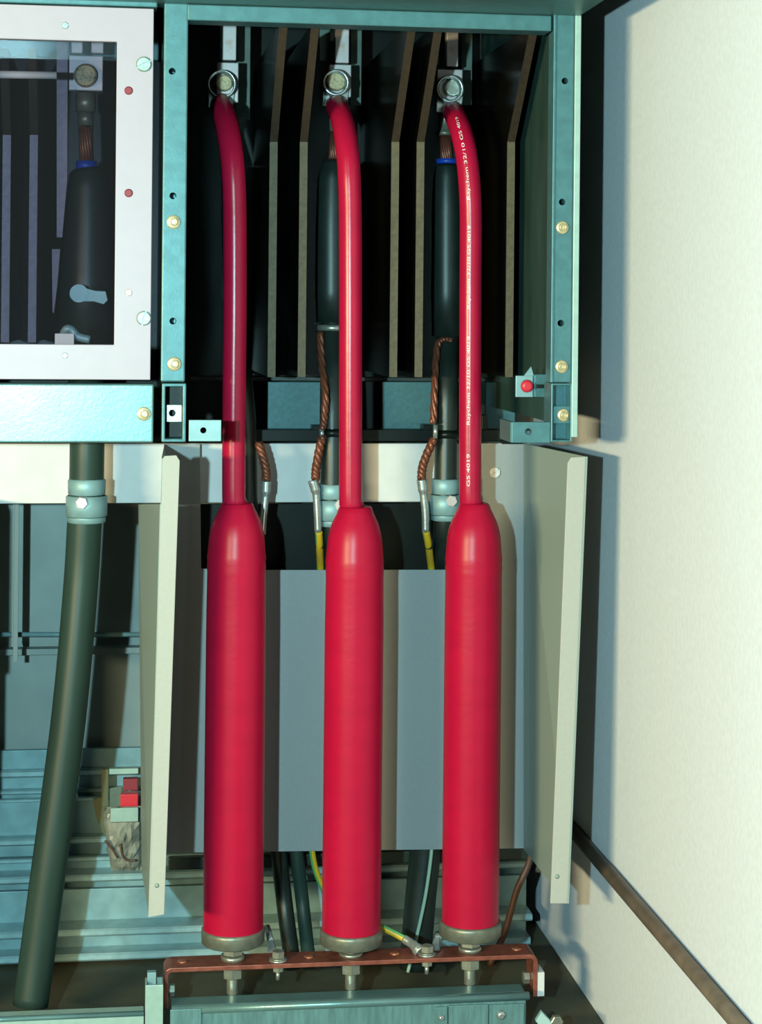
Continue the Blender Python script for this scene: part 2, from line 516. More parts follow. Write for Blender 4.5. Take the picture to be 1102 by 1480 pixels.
t = MB().box(P(240, 300, YF).x + .008, a - .012, YF + .056, 3.797, ZT2 - .012, ZT2)
tag(t.build('top_board', M['board']), 'black top board of the opening, above the barrier sheets', 'panel')
# ---------------------------------------------------------------- phase barriers
def barrier(px, label, ytop=34, ybot=545, Yf=3.36, ybend=205, lean=0.19, edge='tan'):
    X = P(px, 400, Yf).x
    hw = 5.7 * s_(Yf)
    zb, zk, zt_ = P(px, ybot, Yf).z, P(px, ybend, Yf).z, P(px, ytop, Yf - lean).z
    root = thing('phase_barrier', (X, Yf, zb), label, 'barrier', 'phase barrier sheets')
    e = 0.003
    MB().slab([(X - hw, Yf + e, zb), (X - hw, Yf + e, zk), (X - hw, Yf - lean + e, zt_), (X - hw, 3.79, zt_), (X - hw, 3.79, zb)],
              (2 * hw, 0, 0)).build('sheet', M['barrier'], root)
    MB().slab([(X - hw, Yf + e - .0002, zb), (X - hw, Yf + e - .0002, zk), (X - hw, Yf, zk), (X - hw, Yf, zb)],
              (2 * hw, 0, 0)).build('edge', M[edge], root)
    MB().slab([(X - hw, Yf + e - .0002, zk), (X - hw, Yf - lean + e - .0002, zt_), (X - hw, Yf - lean, zt_), (X - hw, Yf, zk)],
              (2 * hw, 0, 0)).build('edge', M['brownedge'], root)['label'] = 'dark brown upper edge'
barrier(394, 'brown edged barrier sheet, first right of the left red cable')
barrier(437.5, 'brown edged barrier sheet just left of the middle red cable')
barrier(570, 'brown edged barrier sheet, first right of the middle red cable')
barrier(606.5, 'brown edged barrier sheet just left of the blue taped cable end')
barrier(737.5, 'brown edged barrier sheet right of the right red cable', Yf=3.33)
barrier(8, 'barrier sheet at the left edge of the white cover window', 70, 495, 3.36, 195, 0.10, 'paleedge')
barrier(47, 'barrier sheet in the middle of the white cover window', 70, 495, 3.36, 195, 0.10, 'paleedge')

# ---------------------------------------------------------------- busbar tails with clamp blocks
def tail(label, bars, block, bolt, Y=3.492, ring=None, lugmat='tinbar', boltmat='oldbolt'):
    root = thing('busbar_tail', P((block[0] + block[2]) / 2, block[3], Y), label, 'busbar', 'tinned busbar ends')
    for x0, y0, x1, y1, mt, dy in bars:
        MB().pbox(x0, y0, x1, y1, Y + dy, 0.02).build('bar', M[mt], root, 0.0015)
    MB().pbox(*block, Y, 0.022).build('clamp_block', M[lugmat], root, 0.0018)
    bx, by, br = bolt
    p = P(bx, by, Y - 0.0005)
    MB().lathe((p.x, Y - 0.016, p.z), [(0, br * .80 * s_(Y)), (0.0015, br * s_(Y)), (0.016, br * s_(Y))], 28, 'Y').build('bolt', M[boltmat], root)
    return root
tail('tinned busbar end with round bolt behind the left red cable', [(322, 20, 342, 87, 'tinbar', 0.0), (318, 20, 321, 87, 'dimgrey', .008)], (314, 90, 345, 148), (324, 121, 11.5))
tail('tinned busbar end with round bolt behind the middle red cable', [(485, 20, 505, 91, 'tinbar', 0.0), (462, 25, 478, 88, 'dimgrey', 0.05)], (476, 93, 508, 140), (486, 118, 14))
tail('tinned busbar end with round bolt behind the right red cable', [(646, 25, 663, 96, 'tinbar', 0.0), (628, 25, 635, 94, 'dimgrey', 0.02)], (632, 100, 669, 148), (653, 128, 12.5), boltmat='steel')
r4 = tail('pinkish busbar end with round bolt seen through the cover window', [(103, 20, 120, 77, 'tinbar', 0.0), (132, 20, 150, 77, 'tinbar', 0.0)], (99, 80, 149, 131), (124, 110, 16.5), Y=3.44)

# grey support strips behind the tails
def strip(x0, y0, x1, y1, label, Y=3.62):
    o = MB().pbox(x0, y0, x1, y1, Y, 0.012).build('support_strip', M['dimgrey'], None, 0.001)
    tag(o, label, 'support', 'grey support strips')
strip(342, 22, 362, 172, 'grey support strip behind the left busbar end')
strip(507, 22, 523, 152, 'grey support strip behind the middle busbar end')
strip(667, 22, 683, 152, 'grey support strip behind the right busbar end')
for pts, lb in (([(82, 60), (98, 60), (97, 260), (90, 343), (82, 343)], 'pale strip shaped as the lit gap left of the cable in the cover window, upper length'),
                ([(75, 360), (87, 360), (83, 410), (78, 452), (76, 452)], 'pale pointed strip shaped as the lit gap in the cover window, low beside the cable')):
    o = MB().slab([P(x, y, 3.42) for x, y in pts], (0, .006, 0)).build('support_strip', M['paleedge'], None)  # pale shapes stand for the lit gap between cable and barrier
    tag(o, lb, 'support', 'grey support strips')

# ---------------------------------------------------------------- three red terminals on the copper bar
ZBAR = P(508, 1389, YP - 0.03).z        # top of the copper bar
def terminal(label, cx, ledge, hwledge, body, tubepts, ringpx, ybase, tube_r, ledge_y, printed=False):
    c = P(cx, ybase, YP)
    sc = s_(YP)
    root = thing('red_cable_terminal', (c.x, YP, ZBAR), label, 'terminal', 'red heat shrink cable terminals')
    prof = []
    for y, hw in body:
        prof.append((P(cx, y, YP).z, hw * sc))
    ztop = prof[0][0]
    # sleeve body
    MB().lathe((c.x, YP, 0), prof[::-1], 64).build('body', M['redbody'], root)
    # upper cable
    path = path_px(tubepts, YP, 10)
    path[0] = Vector((c.x + (tubepts[0][0] - cx) * sc, YP, path[0].z))
    tb = MB().tube(path, tube_r * sc, 32)
    tube = tb.build('cable', M['red'], root)
    # foot
    z0 = prof[-1][0]
    rz = 17 * sc * 1.02
    MB().lathe((c.x, YP, z0 - rz), [(0, 43.5 * sc), (.002, 45.5 * sc), (rz - .001, 45.8 * sc), (rz + .004, 45.2 * sc), (rz + .005, 43 * sc)], 64).build('foot_ring', M['cap'], root)
    # stud, washers, nuts
    zn = z0 - rz
    hn = zn - ZBAR
    MB().hexa((c.x, YP, ZBAR + hn * .30), 15.5 * sc, hn * .70, 'Z', 0.52).build('nut', M['steel'], root)
    MB().lathe((c.x, YP, ZBAR + .0002), [(0, 17 * sc), (hn * .28, 17 * sc)], 32).build('washer', M['steel'], root)
    zl = ZBAR - 0.0078
    MB().lathe((c.x, YP, zl - .005), [(0, 17 * sc), (.0048, 17 * sc)], 32).build('washer', M['steel'], root)
    MB().hexa((c.x, YP, zl - .005 - 0.019), 14.5 * sc, 0.0188, 'Z', 0.45).build('nut', M['steel'], root)
    pr = []
    z = -0.052
    while z < -0.004:
        pr += [(z, 7.6 * sc), (z + .0011, 8.6 * sc)]
        z += 0.0022
    MB().lathe((c.x, YP, zl), [(-.054, 6 * sc)] + pr, 20).build('stud', M['steel'], root)
    # ring terminal at the top
    rx, ry, ro, ri = ringpx
    Yl = 3.454
    q = P(rx, ry, Yl)
    MB().lathe((q.x, Yl, q.z), [(0.034, ro * s_(Yl)), (0, ro * s_(Yl)), (0, ri * s_(Yl)), (0.034, ri * s_(Yl))], 36, 'Y', True, False).build('ring_collar', M['bright'], root)
    Yk = 3.484
    MB().slab([P(rx - 19, ry + 12, Yk), P(rx - 20, ry + 34, Yk), P(rx - 10, ry + 34, Yk), P(rx + 16, ry + 30, Yk), P(rx + 19, ry + 10, Yk), P(rx, ry + 19, Yk)], (0, 0.006, 0)).build('lug', M['bright'], root, .0008)
    return root, path
bodyL = [(727, 21), (728.5, 23), (735, 25.5), (751, 34), (762, 37.5), (775, 40), (800, 42), (805, 42.9), (812, 42.2), (818, 42.8), (826, 42.2), (900, 43), (1100, 43.3), (1340, 43.5), (1344, 43.2)]
t1, p1 = terminal('left red cable terminal, the dusky one beside the cream shroud edge', 337, 727, 22, bodyL,
         [(338, 735), (338.5, 600), (340, 420), (339.5, 300), (337, 242, 3.302), (333.5, 211, 3.318), (329.5, 187, 3.345), (325, 168, 3.385), (321, 156, 3.43), (320, 151, 3.472)], (321, 121, 20.5, 17.5), 1344, 17, 727)
bodyM = [(732, 22), (733.5, 24), (741, 26.5), (756, 34), (768, 37.5), (781, 40), (806, 42), (811, 42.9), (818, 42.2), (824, 42.8), (832, 42.2), (900, 43), (1100, 43), (1340, 43), (1346, 42.8)]
t2, p2 = terminal('middle red cable terminal on the copper bar', 508, 733, 24, bodyM,
         [(507, 740), (507, 600), (507, 420), (506.5, 300), (504.5, 242, 3.302), (501.5, 211, 3.318), (498, 187, 3.345), (493, 168, 3.385), (488, 157, 3.43), (487, 152, 3.472)], (486, 119, 19.5, 15.5), 1346, 17, 733)
bodyR = [(727, 20), (728.5, 22), (736, 25), (752, 33), (764, 37), (777, 39.5), (802, 41.3), (807, 42.2), (814, 41.5), (820, 42.1), (828, 41.5), (900, 42), (1100, 42), (1330, 42), (1334, 41.8)]
t3, p3 = terminal('right red cable terminal with white print along its cable', 680, 727, 21, bodyR,
         [(680, 735), (680, 600), (680.5, 420), (681, 320), (679, 265), (674.5, 224, 3.308), (669, 198, 3.328), (663.5, 180, 3.36), (658, 167, 3.41), (655, 161, 3.472)], (651, 128, 20.5, 16.5), 1334, 16.5, 727)

# white print along the right-hand cable
def print_on(path, r, text, y0, y1, name, parent, ang=-0.36, hpx=4.6):
    cu = bpy.data.curves.new('t', 'FONT')
    cu.body = text
    cu.size = 1.0
    to = bpy.data.objects.new('t', cu)
    COL.objects.link(to)
    dg = bpy.context.evaluated_depsgraph_get()
    dg.update()
    me = bpy.data.meshes.new_from_object(to.evaluated_get(dg))
    bpy.data.objects.remove(to)
    bm = bmesh.new()
    bm.from_mesh(me)
    bpy.data.meshes.remove(me)
    xs = [v.co.x for v in bm.verts]
    L = max(xs)
    # arc lengths
    s = [0]
    for i in range(1, len(path)):
        s.append(s[-1] + (path[i] - path[i - 1]).length)
    def at_z(y):
        z = P(680, y, YP).z
        for i in range(1, len(path)):
            if path[i].z >= z:
                f = (z - path[i - 1].z) / (path[i].z - path[i - 1].z)
                return s[i - 1] + f * (s[i] - s[i - 1])
        return s[-1]
    sa, sb = at_z(y0), at_z(y1)
    hgt = hpx * s_(YP)
    kx = (sb - sa) / L
    verts = []
    for v in bm.verts:
        u = sa + v.co.x * kx
        i = 1
        while i < len(s) - 1 and s[i] < u:
            i += 1
        f = (u - s[i - 1]) / max(1e-9, s[i] - s[i - 1])
        c = path[i - 1].lerp(path[i], f)
        tg = (path[i] - path[i - 1]).normalized()
        nrm = Vector((0, -1, 0))
        nrm = (nrm - tg * nrm.dot(tg)).normalized()
        side = tg.cross(nrm)               # points along the girth
        if side.x < 0:
            side = -side
        # letters climb the cable, their tops towards the left
        th = ang - (v.co.y - 0.35) / 0.72 * hgt / r
        verts.append(c + (nrm * math.cos(th) + side * math.sin(th)) * (r + 0.0004))
    fs = [tuple(v.index for v in f.verts) for f in bm.faces]
    bm.free()
    MB().add(verts, fs).build(name, M['ink'], parent)
rr = 16.5 * s_(YP)
print_on(p3, rr, 'GS 4019', 702, 655, 'printing', t3)
print_on(p3, rr, 'Raychem 32/10 GS 4019', 614, 486, 'printing', t3)
print_on(p3, rr, 'Raychem 32/10 GS 4019', 447, 327, 'printing', t3)
print_on(p3, rr, 'Raychem 32/10 GS 4019', 290, 179, 'printing', t3)

# ---------------------------------------------------------------- copper earthing bar
zL = P(240, 1458, YP - .03).z
zR = P(771, 1440, YP - .03).z
xL, xR = P(237, 1425, YP - .03).x, P(777, 1405, YP - .03).x
th = 0.0075
rad = 0.014
def arc(cx, cz, r, a0, a1, n=7):
    return [(cx + r * math.cos(a0 + (a1 - a0) * i / n), cz + r * math.sin(a0 + (a1 - a0) * i / n)) for i in range(n + 1)]
out = [(xL, zL)] + arc(xL + rad, ZBAR - rad, rad, math.pi, math.pi / 2) + arc(xR - rad, ZBAR - rad, rad, math.pi / 2, 0) + [(xR, zR)]
inn = [(xL + th, zL)] + arc(xL + rad, ZBAR - rad, rad - th, math.pi, math.pi / 2) + arc(xR - rad, ZBAR - rad, rad - th, math.pi / 2, 0) + [(xR - th, zR)]
t = thing('copper_bar', ((xL + xR) / 2, YP, ZBAR), 'long copper earthing bar with bent ends under the red terminals', 'busbar')
mb = MB()
n = len(out)
vs = [(x, YP - .032, z) for x, z in out] + [(x, YP - .032, z) for x, z in inn]
vs += [(x, YP + .028, z) for x, z in out] + [(x, YP + .028, z) for x, z in inn]
fs = []
for i in range(n - 1):
    fs += [(i, i + 1, n + i + 1, n + i), (2 * n + i + 1, 2 * n + i, 3 * n + i, 3 * n + i + 1),
           (i + 1, i, 2 * n + i, 2 * n + i + 1), (n + i, n + i + 1, 3 * n + i + 1, 3 * n + i)]
fs += [(0, n, 3 * n, 2 * n), (n - 1, 3 * n - 1, 4 * n - 1, 2 * n - 1)]
mb.add(vs, fs).build('bar', M['copper'], t, 0.0008)
for x, y in ((264, 1391), (447, 1385), (571, 1380), (747, 1373)):
    p = P(x, y, YP)
    MB().lathe((p.x, YP, ZBAR + .0002), [(0, 7.5 * s_(YP)), (.0012, 6.5 * s_(YP)), (.0018, 4 * s_(YP))], 20).build('rivet', M['coppershine'], t)
# bolts through the bent ends
for x, y, sg in ((243, 1431, 1), (770, 1412, -1)):
    p = P(x, y, YP)
    xx = xL + th + .0002 if sg > 0 else xR - th - .0122
    MB().hexa((xx, YP, p.z), .011, .012, 'X').build('bolt', M['steel'], t)
p0, p1_ = P(777.5, 1397, YP), P(789, 1431, YP)
o = MB().box(xR + .0003, xR + .0135, YP - .03, YP + .012, p1_.z, p0.z).build('end_spacer', M['rail'], t, .001)
o['label'] = 'white plastic spacer block'

# small earth bolts with lugs and wires
def earth_bolt(x, label):
    c = P(x, 1387, YP - .012); sc = s_(YP)
    yy = YP - .014
    root = thing('earth_bolt', (c.x, yy, ZBAR), label, 'bolt')
    MB().lathe((c.x, yy, ZBAR + .0002), [(0, 13 * sc), (.003, 13 * sc)], 28).build('washer', M['bright'], root)
    MB().hexa((c.x, yy, ZBAR + .0055), 9.5 * sc, .012, 'Z', .5).build('head', M['steel'], root)
    MB().lathe((c.x, yy, ZBAR + .0032), [(0, 11 * sc), (.0022, 11 * sc)], 28).build('washer', M['steel'], root)
    MB().hexa((c.x, yy, ZBAR - th - .0112), 8 * sc, .011, 'Z', .5).build('nut', M['steel'], root)
    MB().lathe((c.x, yy, ZBAR - th - .026), [(0, 3.2 * sc), (.0145, 3.2 * sc)], 14).build('shank', M['steel'], root)
    return c, yy
cA, yA = earth_bolt(402, 'small hexagon bolt on the copper bar beside the left red terminal')
cB, yB = earth_bolt(617, 'small hexagon bolt on the copper bar beside the right red terminal')

def wire(name, label, cat, pts, Y, rpx, m, group=None, n=12, parent=None, stripe=None):
    pth = path_px(pts, Y, 8)
    r = rpx * s_(Y)
    if stripe is None:
        o = MB().tube(pth, r, n).build(name, M[m], parent)
        if parent is None:
            tag(o, label, cat, group)
        return o
    root = parent
    if root is None:
        root = thing(name, pth[-1], label, cat, group)
    MB().tube(pth, r, n).build('insulation', M[m], root)
    MB().tube([q + Vector((-r * .62, -r * .62, 0)) for q in pth], r * .42, 8).build('stripe', M[stripe], root)
    return root

# lug and yellow-green tail at the right earth bolt
t = thing('earth_lead', P(590, 1362, YP), 'yellow and green earth lead with crimped lug on the right earth bolt', 'wire')
p = P(593, 1360, YP)
pt = path_px([(540, 1336, 3.345), (562, 1345, 3.33), (585, 1357, 3.32)], 3.33, 8)
MB().tube(pt, 5 * s_(YP), 14).build('insulation', M['yellow'], t)
MB().tube([q + Vector((0.001, -0.003, .004)) for q in pt], 2.2 * s_(YP), 10).build('stripe', M['green'], t)
pt = path_px([(584, 1357, 3.32), (594, 1363, 3.31), (600, 1368, 3.30), (607, 1376, 3.291)], 3.3, 6)
MB().tube(pt, [6.5 * s_(YP)] * 10 + [7.5 * s_(YP)] * 4 + [9 * s_(YP)] * (len(pt) - 14), 16, flat=.8).build('lug', M['bright'], t)
t = thing('spade_lug', P(634, 1372, YP), 'bright tin lug leaning right of the right earth bolt', 'lug')
MB().slab([P(624, 1374, 3.30), P(636, 1374, 3.30), P(639, 1362, 3.325), P(636, 1355, 3.335), P(630, 1356, 3.335), P(627, 1362, 3.325)], (0, .004, .002)).build('blade', M['bright'], t, .0008)
MB().tube([P(634, 1357, 3.336), P(633, 1350, 3.36)], 5 * s_(YP), 12).build('barrel', M['bright'], t)
t = thing('spade_lug', P(392, 1372, YP), 'bright tin lug beside the foot of the left red terminal', 'lug')
MB().slab([P(386, 1378, 3.305), P(400, 1376, 3.305), P(399, 1368, 3.325), P(394, 1361, 3.335), P(389, 1366, 3.325)], (0, .004, .002)).build('blade', M['bright'], t, .0008)
MB().tube([P(393, 1362, 3.34), P(389, 1351, 3.36), P(386, 1340, 3.38)], 5 * s_(YP), 12).build('barrel', M['bright'], t)

# ---------------------------------------------------------------- galvanised base beam and posts at the bottom
Yb = YP - 0.075
t = thing('base_beam', (0.2, Yb, 0), 'galvanised base beam with rolled top edge below the copper bar', 'beam')
a, b = P(248, 1460, Yb).x, P(761, 1450, Yb).x
zt_b = P(505, 1447, Yb).z
MB().box(a, b, Yb + .002, Yb + 0.035, 0.0, zt_b - .004).build('web', M['beam'], t, 0.001)
MB().tube([(a, Yb + .006, zt_b - .006), (b + .006, Yb + .006, zt_b - .006)], .0075, 20).build('rolled_edge', M['shine'], t)
MB().box(a, b, Yb + .012, Yb + .05, zt_b - .004, zt_b).build('top_flange', M['shine'], t, .0008)
for x0, y0, x1, y1 in ((246, 1459, 291, 1495), (629, 1456, 647, 1495), (649, 1453, 706, 1495), (708, 1452, 758, 1495)):
    MB().pbox(x0, y0, x1, y1, Yb - .003, .0045).build('joint_plate', M['beam'], t, .0008)
p = P(724, 1466, Yb)
MB().lathe((p.x, Yb - .009, p.z), [(0, .004), (.003, .0075), (.0058, .0085)], 18, 'Y').build('rivet', M['bright'], t)
p = P(638, 1470, Yb)
MB().lathe((p.x, Yb - .008, p.z), [(0, .003), (.003, .005), (.0048, .0055)], 16, 'Y').build('rivet', M['bright'], t)

t = thing('corner_stub', P(223, 1480, Yb), 'pale square stub post at the left end of the copper bar', 'post')
a, b, c, dd = R(210, 1424, 236, 1480, Yb - .01)
o = MB().box(a, b, Yb - .01, Yb + .03, 0, dd).build('post', M['lip'], t, .001)
cut(o, [MB().box(a + .003, b - .003, Yb - .006, Yb + .026, dd - .03, dd + .01)])
MB().box(a + .0035, b - .012, Yb + .012, Yb + .0255, dd - .028, dd + .014).build('tongue', M['galv'], t, .0006)
t = thing('sill_rail', P(100, 1480, Yb), 'pale galvanised sill rail at the lower left corner', 'rail')
zc = P(105, 1464, Yb).z
MB().box(P(-260, 1470, Yb).x, P(208, 1470, Yb).x, Yb - .01, Yb + .03, 0, zc - .004).build('web', M['lip'], t, .001)
MB().tube([(P(-260, 1470, Yb).x, Yb - .006, zc - .004), (P(208, 1470, Yb).x, Yb - .006, zc - .004)], .005, 16).build('rolled_edge', M['shine'], t)

# ---------------------------------------------------------------- grey plastic shroud
t = thing('cable_shroud', P(480, 1225, YB), 'grey plastic shroud box behind the red terminals', 'shroud')
def pp(x, y, Y=YB):
    return P(x, y, Y)
# back sheet with the wide notch for the cables
bp = [pp(201, 730), pp(238, 730), pp(238, 642), pp(289, 642), pp(291, 822), pp(386, 824), pp(640, 823.5), pp(697, 822), pp(699, 642), pp(757, 642), pp(757, 1226), pp(206, 1233)]
def tri_slab(pts, off, name, m, par, bev=0):
    return MB().slab(pts, off).build(name, m, par, bev)
tri_slab(bp, (0, .003, 0), 'back_sheet', M['grey'], t)
tri_slab([pp(757, 641), pp(757, 1227), P(820, 1306, YS), P(847, 660, YS)], (.0035, 0, 0), 'side_sheet', M['sheet'], t)
tri_slab([pp(201, 729), pp(206, 1258), P(217, 1326, YS), P(232.5, 729, YS)], (-.0015, 0, 0), 'side_sheet', M['sheet'], t)
tri_slab([pp(239, 642), pp(239, 729), P(233.5, 729, YS), P(235, 662, YS)], (-.0015, 0, 0), 'side_sheet', M['sheet'], t)
# front flanges with rounded upper corner
tri_slab([P(234, 665, YS), P(238, 659, YS), P(255, 658, YS), P(260, 666, YS), P(237.5, 1322, YS), P(214.5, 1326, YS)], (0, .005, 0), 'front_flange', M['cream'], t, .0008)
tri_slab([P(821, 669, YS), P(826, 661, YS), P(847, 660, YS), P(820.5, 1306, YS), P(796, 1306, YS)], (0, .005, 0), 'front_flange', M['cream'], t, .0008)
slot_screw(716, 683, 8, YB, t, 'rail', 0.6)
for x, y in ((227, 1280), (806, 1267)):
    p = P(x, y, YS)
    MB().lathe((p.x, YS - .0012, p.z), [(0, 1.5 * s_(YS)), (.001, 3.2 * s_(YS))], 14, 'Y').build('rivet', M['screw'], t)

# white cross rail and dark boards behind
o = MB().pbox(-260, 641, 726, 727, YW, 0.025).build('cross_rail', M['rail'], None, .0015)
tag(o, 'white painted cross rail behind the cables at mid height', 'rail')
o = MB().pbox(255, 728, 745, 860, YW + .045, .01).build('insulating_board', M['board'], None)
tag(o, 'black board seen through the notch of the grey shroud', 'panel')
for x0, x1, lb in ((387, 463, 'teal mounting plate between the left and middle red cables'), (553, 640, 'teal mounting plate between the middle and right red cables'), (702, 745, 'teal mounting plate right of the right red cable')):
    o = MB().pbox(x0, 552, x1, 621, 3.60, .006).build('mounting_plate', M['plate'], None, .001)
    tag(o, lb, 'plate', 'teal mounting plates')
o = MB().pbox(275, 621, 724, 638, YW + .002, .04).pbox(452, 615, 464, 622, YW + .002, .04).pbox(612, 614, 624, 622, YW + .002, .04).pbox(697, 600, 705, 621, YW + .002, .04).build('black_crossbar', M['board'], None, .001)
tag(o, 'black crossbar just above the white cross rail', 'bar')
o = MB().pbox(275, 545, 745, 551, 3.66, .02).build('black_ledge', M['black'], None, .001)
tag(o, 'thin black ledge along the feet of the barrier sheets', 'bar')

# ---------------------------------------------------------------- black high voltage cables with braid, lug and clamp
def hv_cable(label, cone, coneR, low, lowR, Y=3.455, strands=None, tape=None, barrel=None, Yc=3.53, Yl=3.548):
    pth = path_px(low, Y, 6)
    root = thing('power_cable', pth[-1], label, 'cable', 'black power cables')
    sc = s_(Y)
    MB().tube(pth, [lowR * sc] * len(pth), 28).build('sheath', M['cable'] if lowR > 20 else M['black'], root)
    if cone:
        pc = [P(x, y, Yc) for x, y in cone]
        sc = s_(Yc)
        MB().tube(pc, [r * sc for r in coneR], 28).build('end_sleeve', M['black'], root)
    if tape:
        x, y0, y1, r = tape
        MB().tube([P(x, y0, Yc), P(x, y1, Yc)], r * sc, 24).build('blue_tape', M['blue'], root)['label'] = 'blue tape ring'
    if strands:
        x0, y0, x1, y1, r = strands
        for i in range(12):
            th_ = 2 * math.pi * i / 12
            a_ = P(x0, y0, Yl) + Vector((math.cos(th_), math.sin(th_), 0)) * r * sc * .75
            b_ = P(x1, y1, Yc) + Vector((math.cos(th_ + .7), math.sin(th_ + .7), 0)) * r * sc * .75
            MB().tube([a_, (a_ + b_) / 2, b_], r * sc * .27, 8).build('strand', M['braid'], root)
    if barrel:
        for x, y0, y1, r in barrel:
            MB().tube([P(x, y0, Yl), P(x, y1, Yl)], r * sc, 20).build('lug_barrel', M['cap'], root)
    return root
def braid(pts, r, Y, root, plates=True):
    pth = path_px(pts, Y, 10)
    sc = s_(Y)
    for k in range(3):
        q = []
        for i, p in enumerate(pth):
            a_ = i * 0.55 + k * 2.094
            q.append(p + Vector((math.cos(a_), math.sin(a_), 0)) * r * sc * .45)
        MB().tube(q, r * sc * .62, 8).build('copper_braid', M['braid'], root)
def earth_tail(lug, wirep, Y, root, tie=None):
    pth = path_px(lug, Y, 8)
    sc = s_(Y)
    rs = [(7.4 if i < len(pth) * .3 else 5.8) * sc for i in range(len(pth))]
    MB().tube(pth, rs, 14).build('crimp_lug', M['bright'], root)
    if wirep:
        q = path_px(wirep, Y + .002, 8)
        MB().tube(q, 5.5 * sc, 12).build('wire', M['yellow'], root)['label'] = 'yellow earth wire'
        MB().tube([v + Vector((-.0042, -.0028, 0)) for v in q], 2.0 * sc, 8).build('wire_stripe', M['green'], root)
        if tie:
            MB().tube([P(tie[0], tie[1] - 4, Y + .018), P(tie[0] + 1, tie[1] + 4, Y + .022)], 7 * sc, 14).build('tie', M['black'], root)
def clamp(label, x, y0, y1, r, Y, bolt):
    sc = s_(Y)
    c = P(x, y1, Y)
    root = thing('cable_clamp', c, label, 'clamp', 'metal cable clamps')
    h = P(x, y0, Y).z - c.z
    MB().lathe((c.x, Y, c.z), [(h * .64, (r - 1.5) * sc), (h * .66, r * sc), (h * .97, (r + .5) * sc), (h, (r - 1.5) * sc)], 40, closed=False).build('band', M['galv'], root)
    MB().lathe((c.x, Y, c.z), [(h * .14, (r + .5) * sc), (h * .16, (r + 3) * sc), (h * .60, (r + 3) * sc), (h * .62, (r + 1) * sc)], 40, closed=False).build('saddle', M['galv'], root)
    MB().lathe((c.x, Y, c.z), [(0, (r - 1) * sc), (.001, (r + .8) * sc), (h * .13, (r + .8) * sc)], 40, closed=False).build('band', M['galv'], root)
    bx, by, br = bolt
    p = P(bx, by, Y - (r + 3) * sc)
    MB().hexa((p.x, p.y - .004, p.z), br * sc, .010, 'Y', .2).build('bolt', M['tinbar'], root)
    return root

# phase three, with the blue tape ring
root = hv_cable('black power cable with blue tape ring behind the right red cable', [(646, 238), (646, 242), (646, 256), (646, 300), (646, 420), (646, 486)], [15, 17, 20, 22, 23, 22],
                [(647, 470, 3.53), (647, 490, 3.525), (646, 560, 3.47), (645, 640, 3.462), (643, 752), (641, 788, 3.49), (640, 822, 3.526), (640, 850, 3.527)], 16.5, strands=(644, 196, 646, 232, 9), tape=(646, 230, 237, 16.2), barrel=[(643, 150, 190, 9), (643, 189, 196, 11)])
braid([(652, 491, 3.493), (640, 491, 3.493), (632, 503, 3.485), (628.5, 560, 3.445), (627, 612)], 5.5, 3.43, root)
MB().tube([P(630, 614, 3.43), P(629.5, 634, 3.43)], 3.5 * s_(3.43), 10).build('tie', M['bright'], root)
braid([(628, 634), (618, 655), (611, 675), (609.5, 692)], 6.5, 3.43, root)
earth_tail([(609.5, 693), (612, 712), (615, 740), (615.5, 768)], [(616, 768), (620, 790, 3.45), (623, 815, 3.495), (625, 836, 3.505)], 3.43, root, (620, 787))
MB().tube([P(645, 623, 3.464), P(645, 635, 3.462)], 18.5 * s_(3.46), 24).build('strap', M['board'], root)
clamp('pale cable clamp with slotted bolt left of the right red cable', 643.5, 692, 752, 20, 3.455, (653, 724, 8.5))
# phase two
root = hv_cable('black power cable half hidden behind the middle red cable', [(482, 232), (482, 236), (481, 260), (480, 330), (480, 420), (480, 466)], [13, 17, 22, 24, 24.5, 23],
                [(481, 455, 3.53), (481, 480, 3.525), (481, 560, 3.47), (481, 640, 3.455), (480, 758), (479, 790, 3.49), (478, 822, 3.526), (478, 850, 3.527)], 17.5, strands=(485, 190, 484, 230, 9), barrel=[(485, 150, 190, 9)])
MB().lathe(P(481, 478, 3.525), [(0, 23 * s_(3.5)), (.003, 24.5 * s_(3.5)), (.011, 24.5 * s_(3.5))], 36).build('hose_clip', M['steel'], root)
braid([(463, 480, 3.50), (465, 520, 3.475), (470.5, 570), (469, 604), (466, 620)], 5.5, 3.43, root)
braid([(466, 630), (461, 655), (457, 678), (456.5, 692)], 6.5, 3.43, root)
MB().tube([P(465, 619, 3.43), P(466, 634, 3.43)], 3.5 * s_(3.43), 10).build('tie', M['bright'], root)
earth_tail([(452, 694), (457, 712), (459, 740), (460, 768)], [(461, 768), (462, 790, 3.45), (463, 815, 3.495), (463, 836, 3.505)], 3.43, root, (462, 786))
MB().tube([P(481, 621, 3.459), P(481, 633, 3.457)], 19.5 * s_(3.46), 24).build('strap', M['board'], root)
clamp('pale cable clamp half hidden behind the middle red cable', 480, 699, 760, 20.5, 3.455, (492, 730, 8.5))
# phase one
root = hv_cable('black power cable almost hidden behind the left red cable', [(334, 240), (335, 256), (338, 330), (340, 420), (342, 470)], [11, 15, 17, 18, 17],
                [(342, 460, 3.53), (343, 480, 3.525), (349, 550, 3.47), (355, 630, 3.455), (357, 750), (356, 790, 3.49), (356, 824, 3.527), (356, 850, 3.527)], 16, strands=(322, 196, 333, 238, 8), barrel=[(321, 150, 196, 9)])
braid([(374, 640), (381, 662), (385, 682), (385, 694)], 6.5, 3.43, root)
earth_tail([(385, 695), (384, 715), (381, 745), (379, 772)], None, 3.43, root)

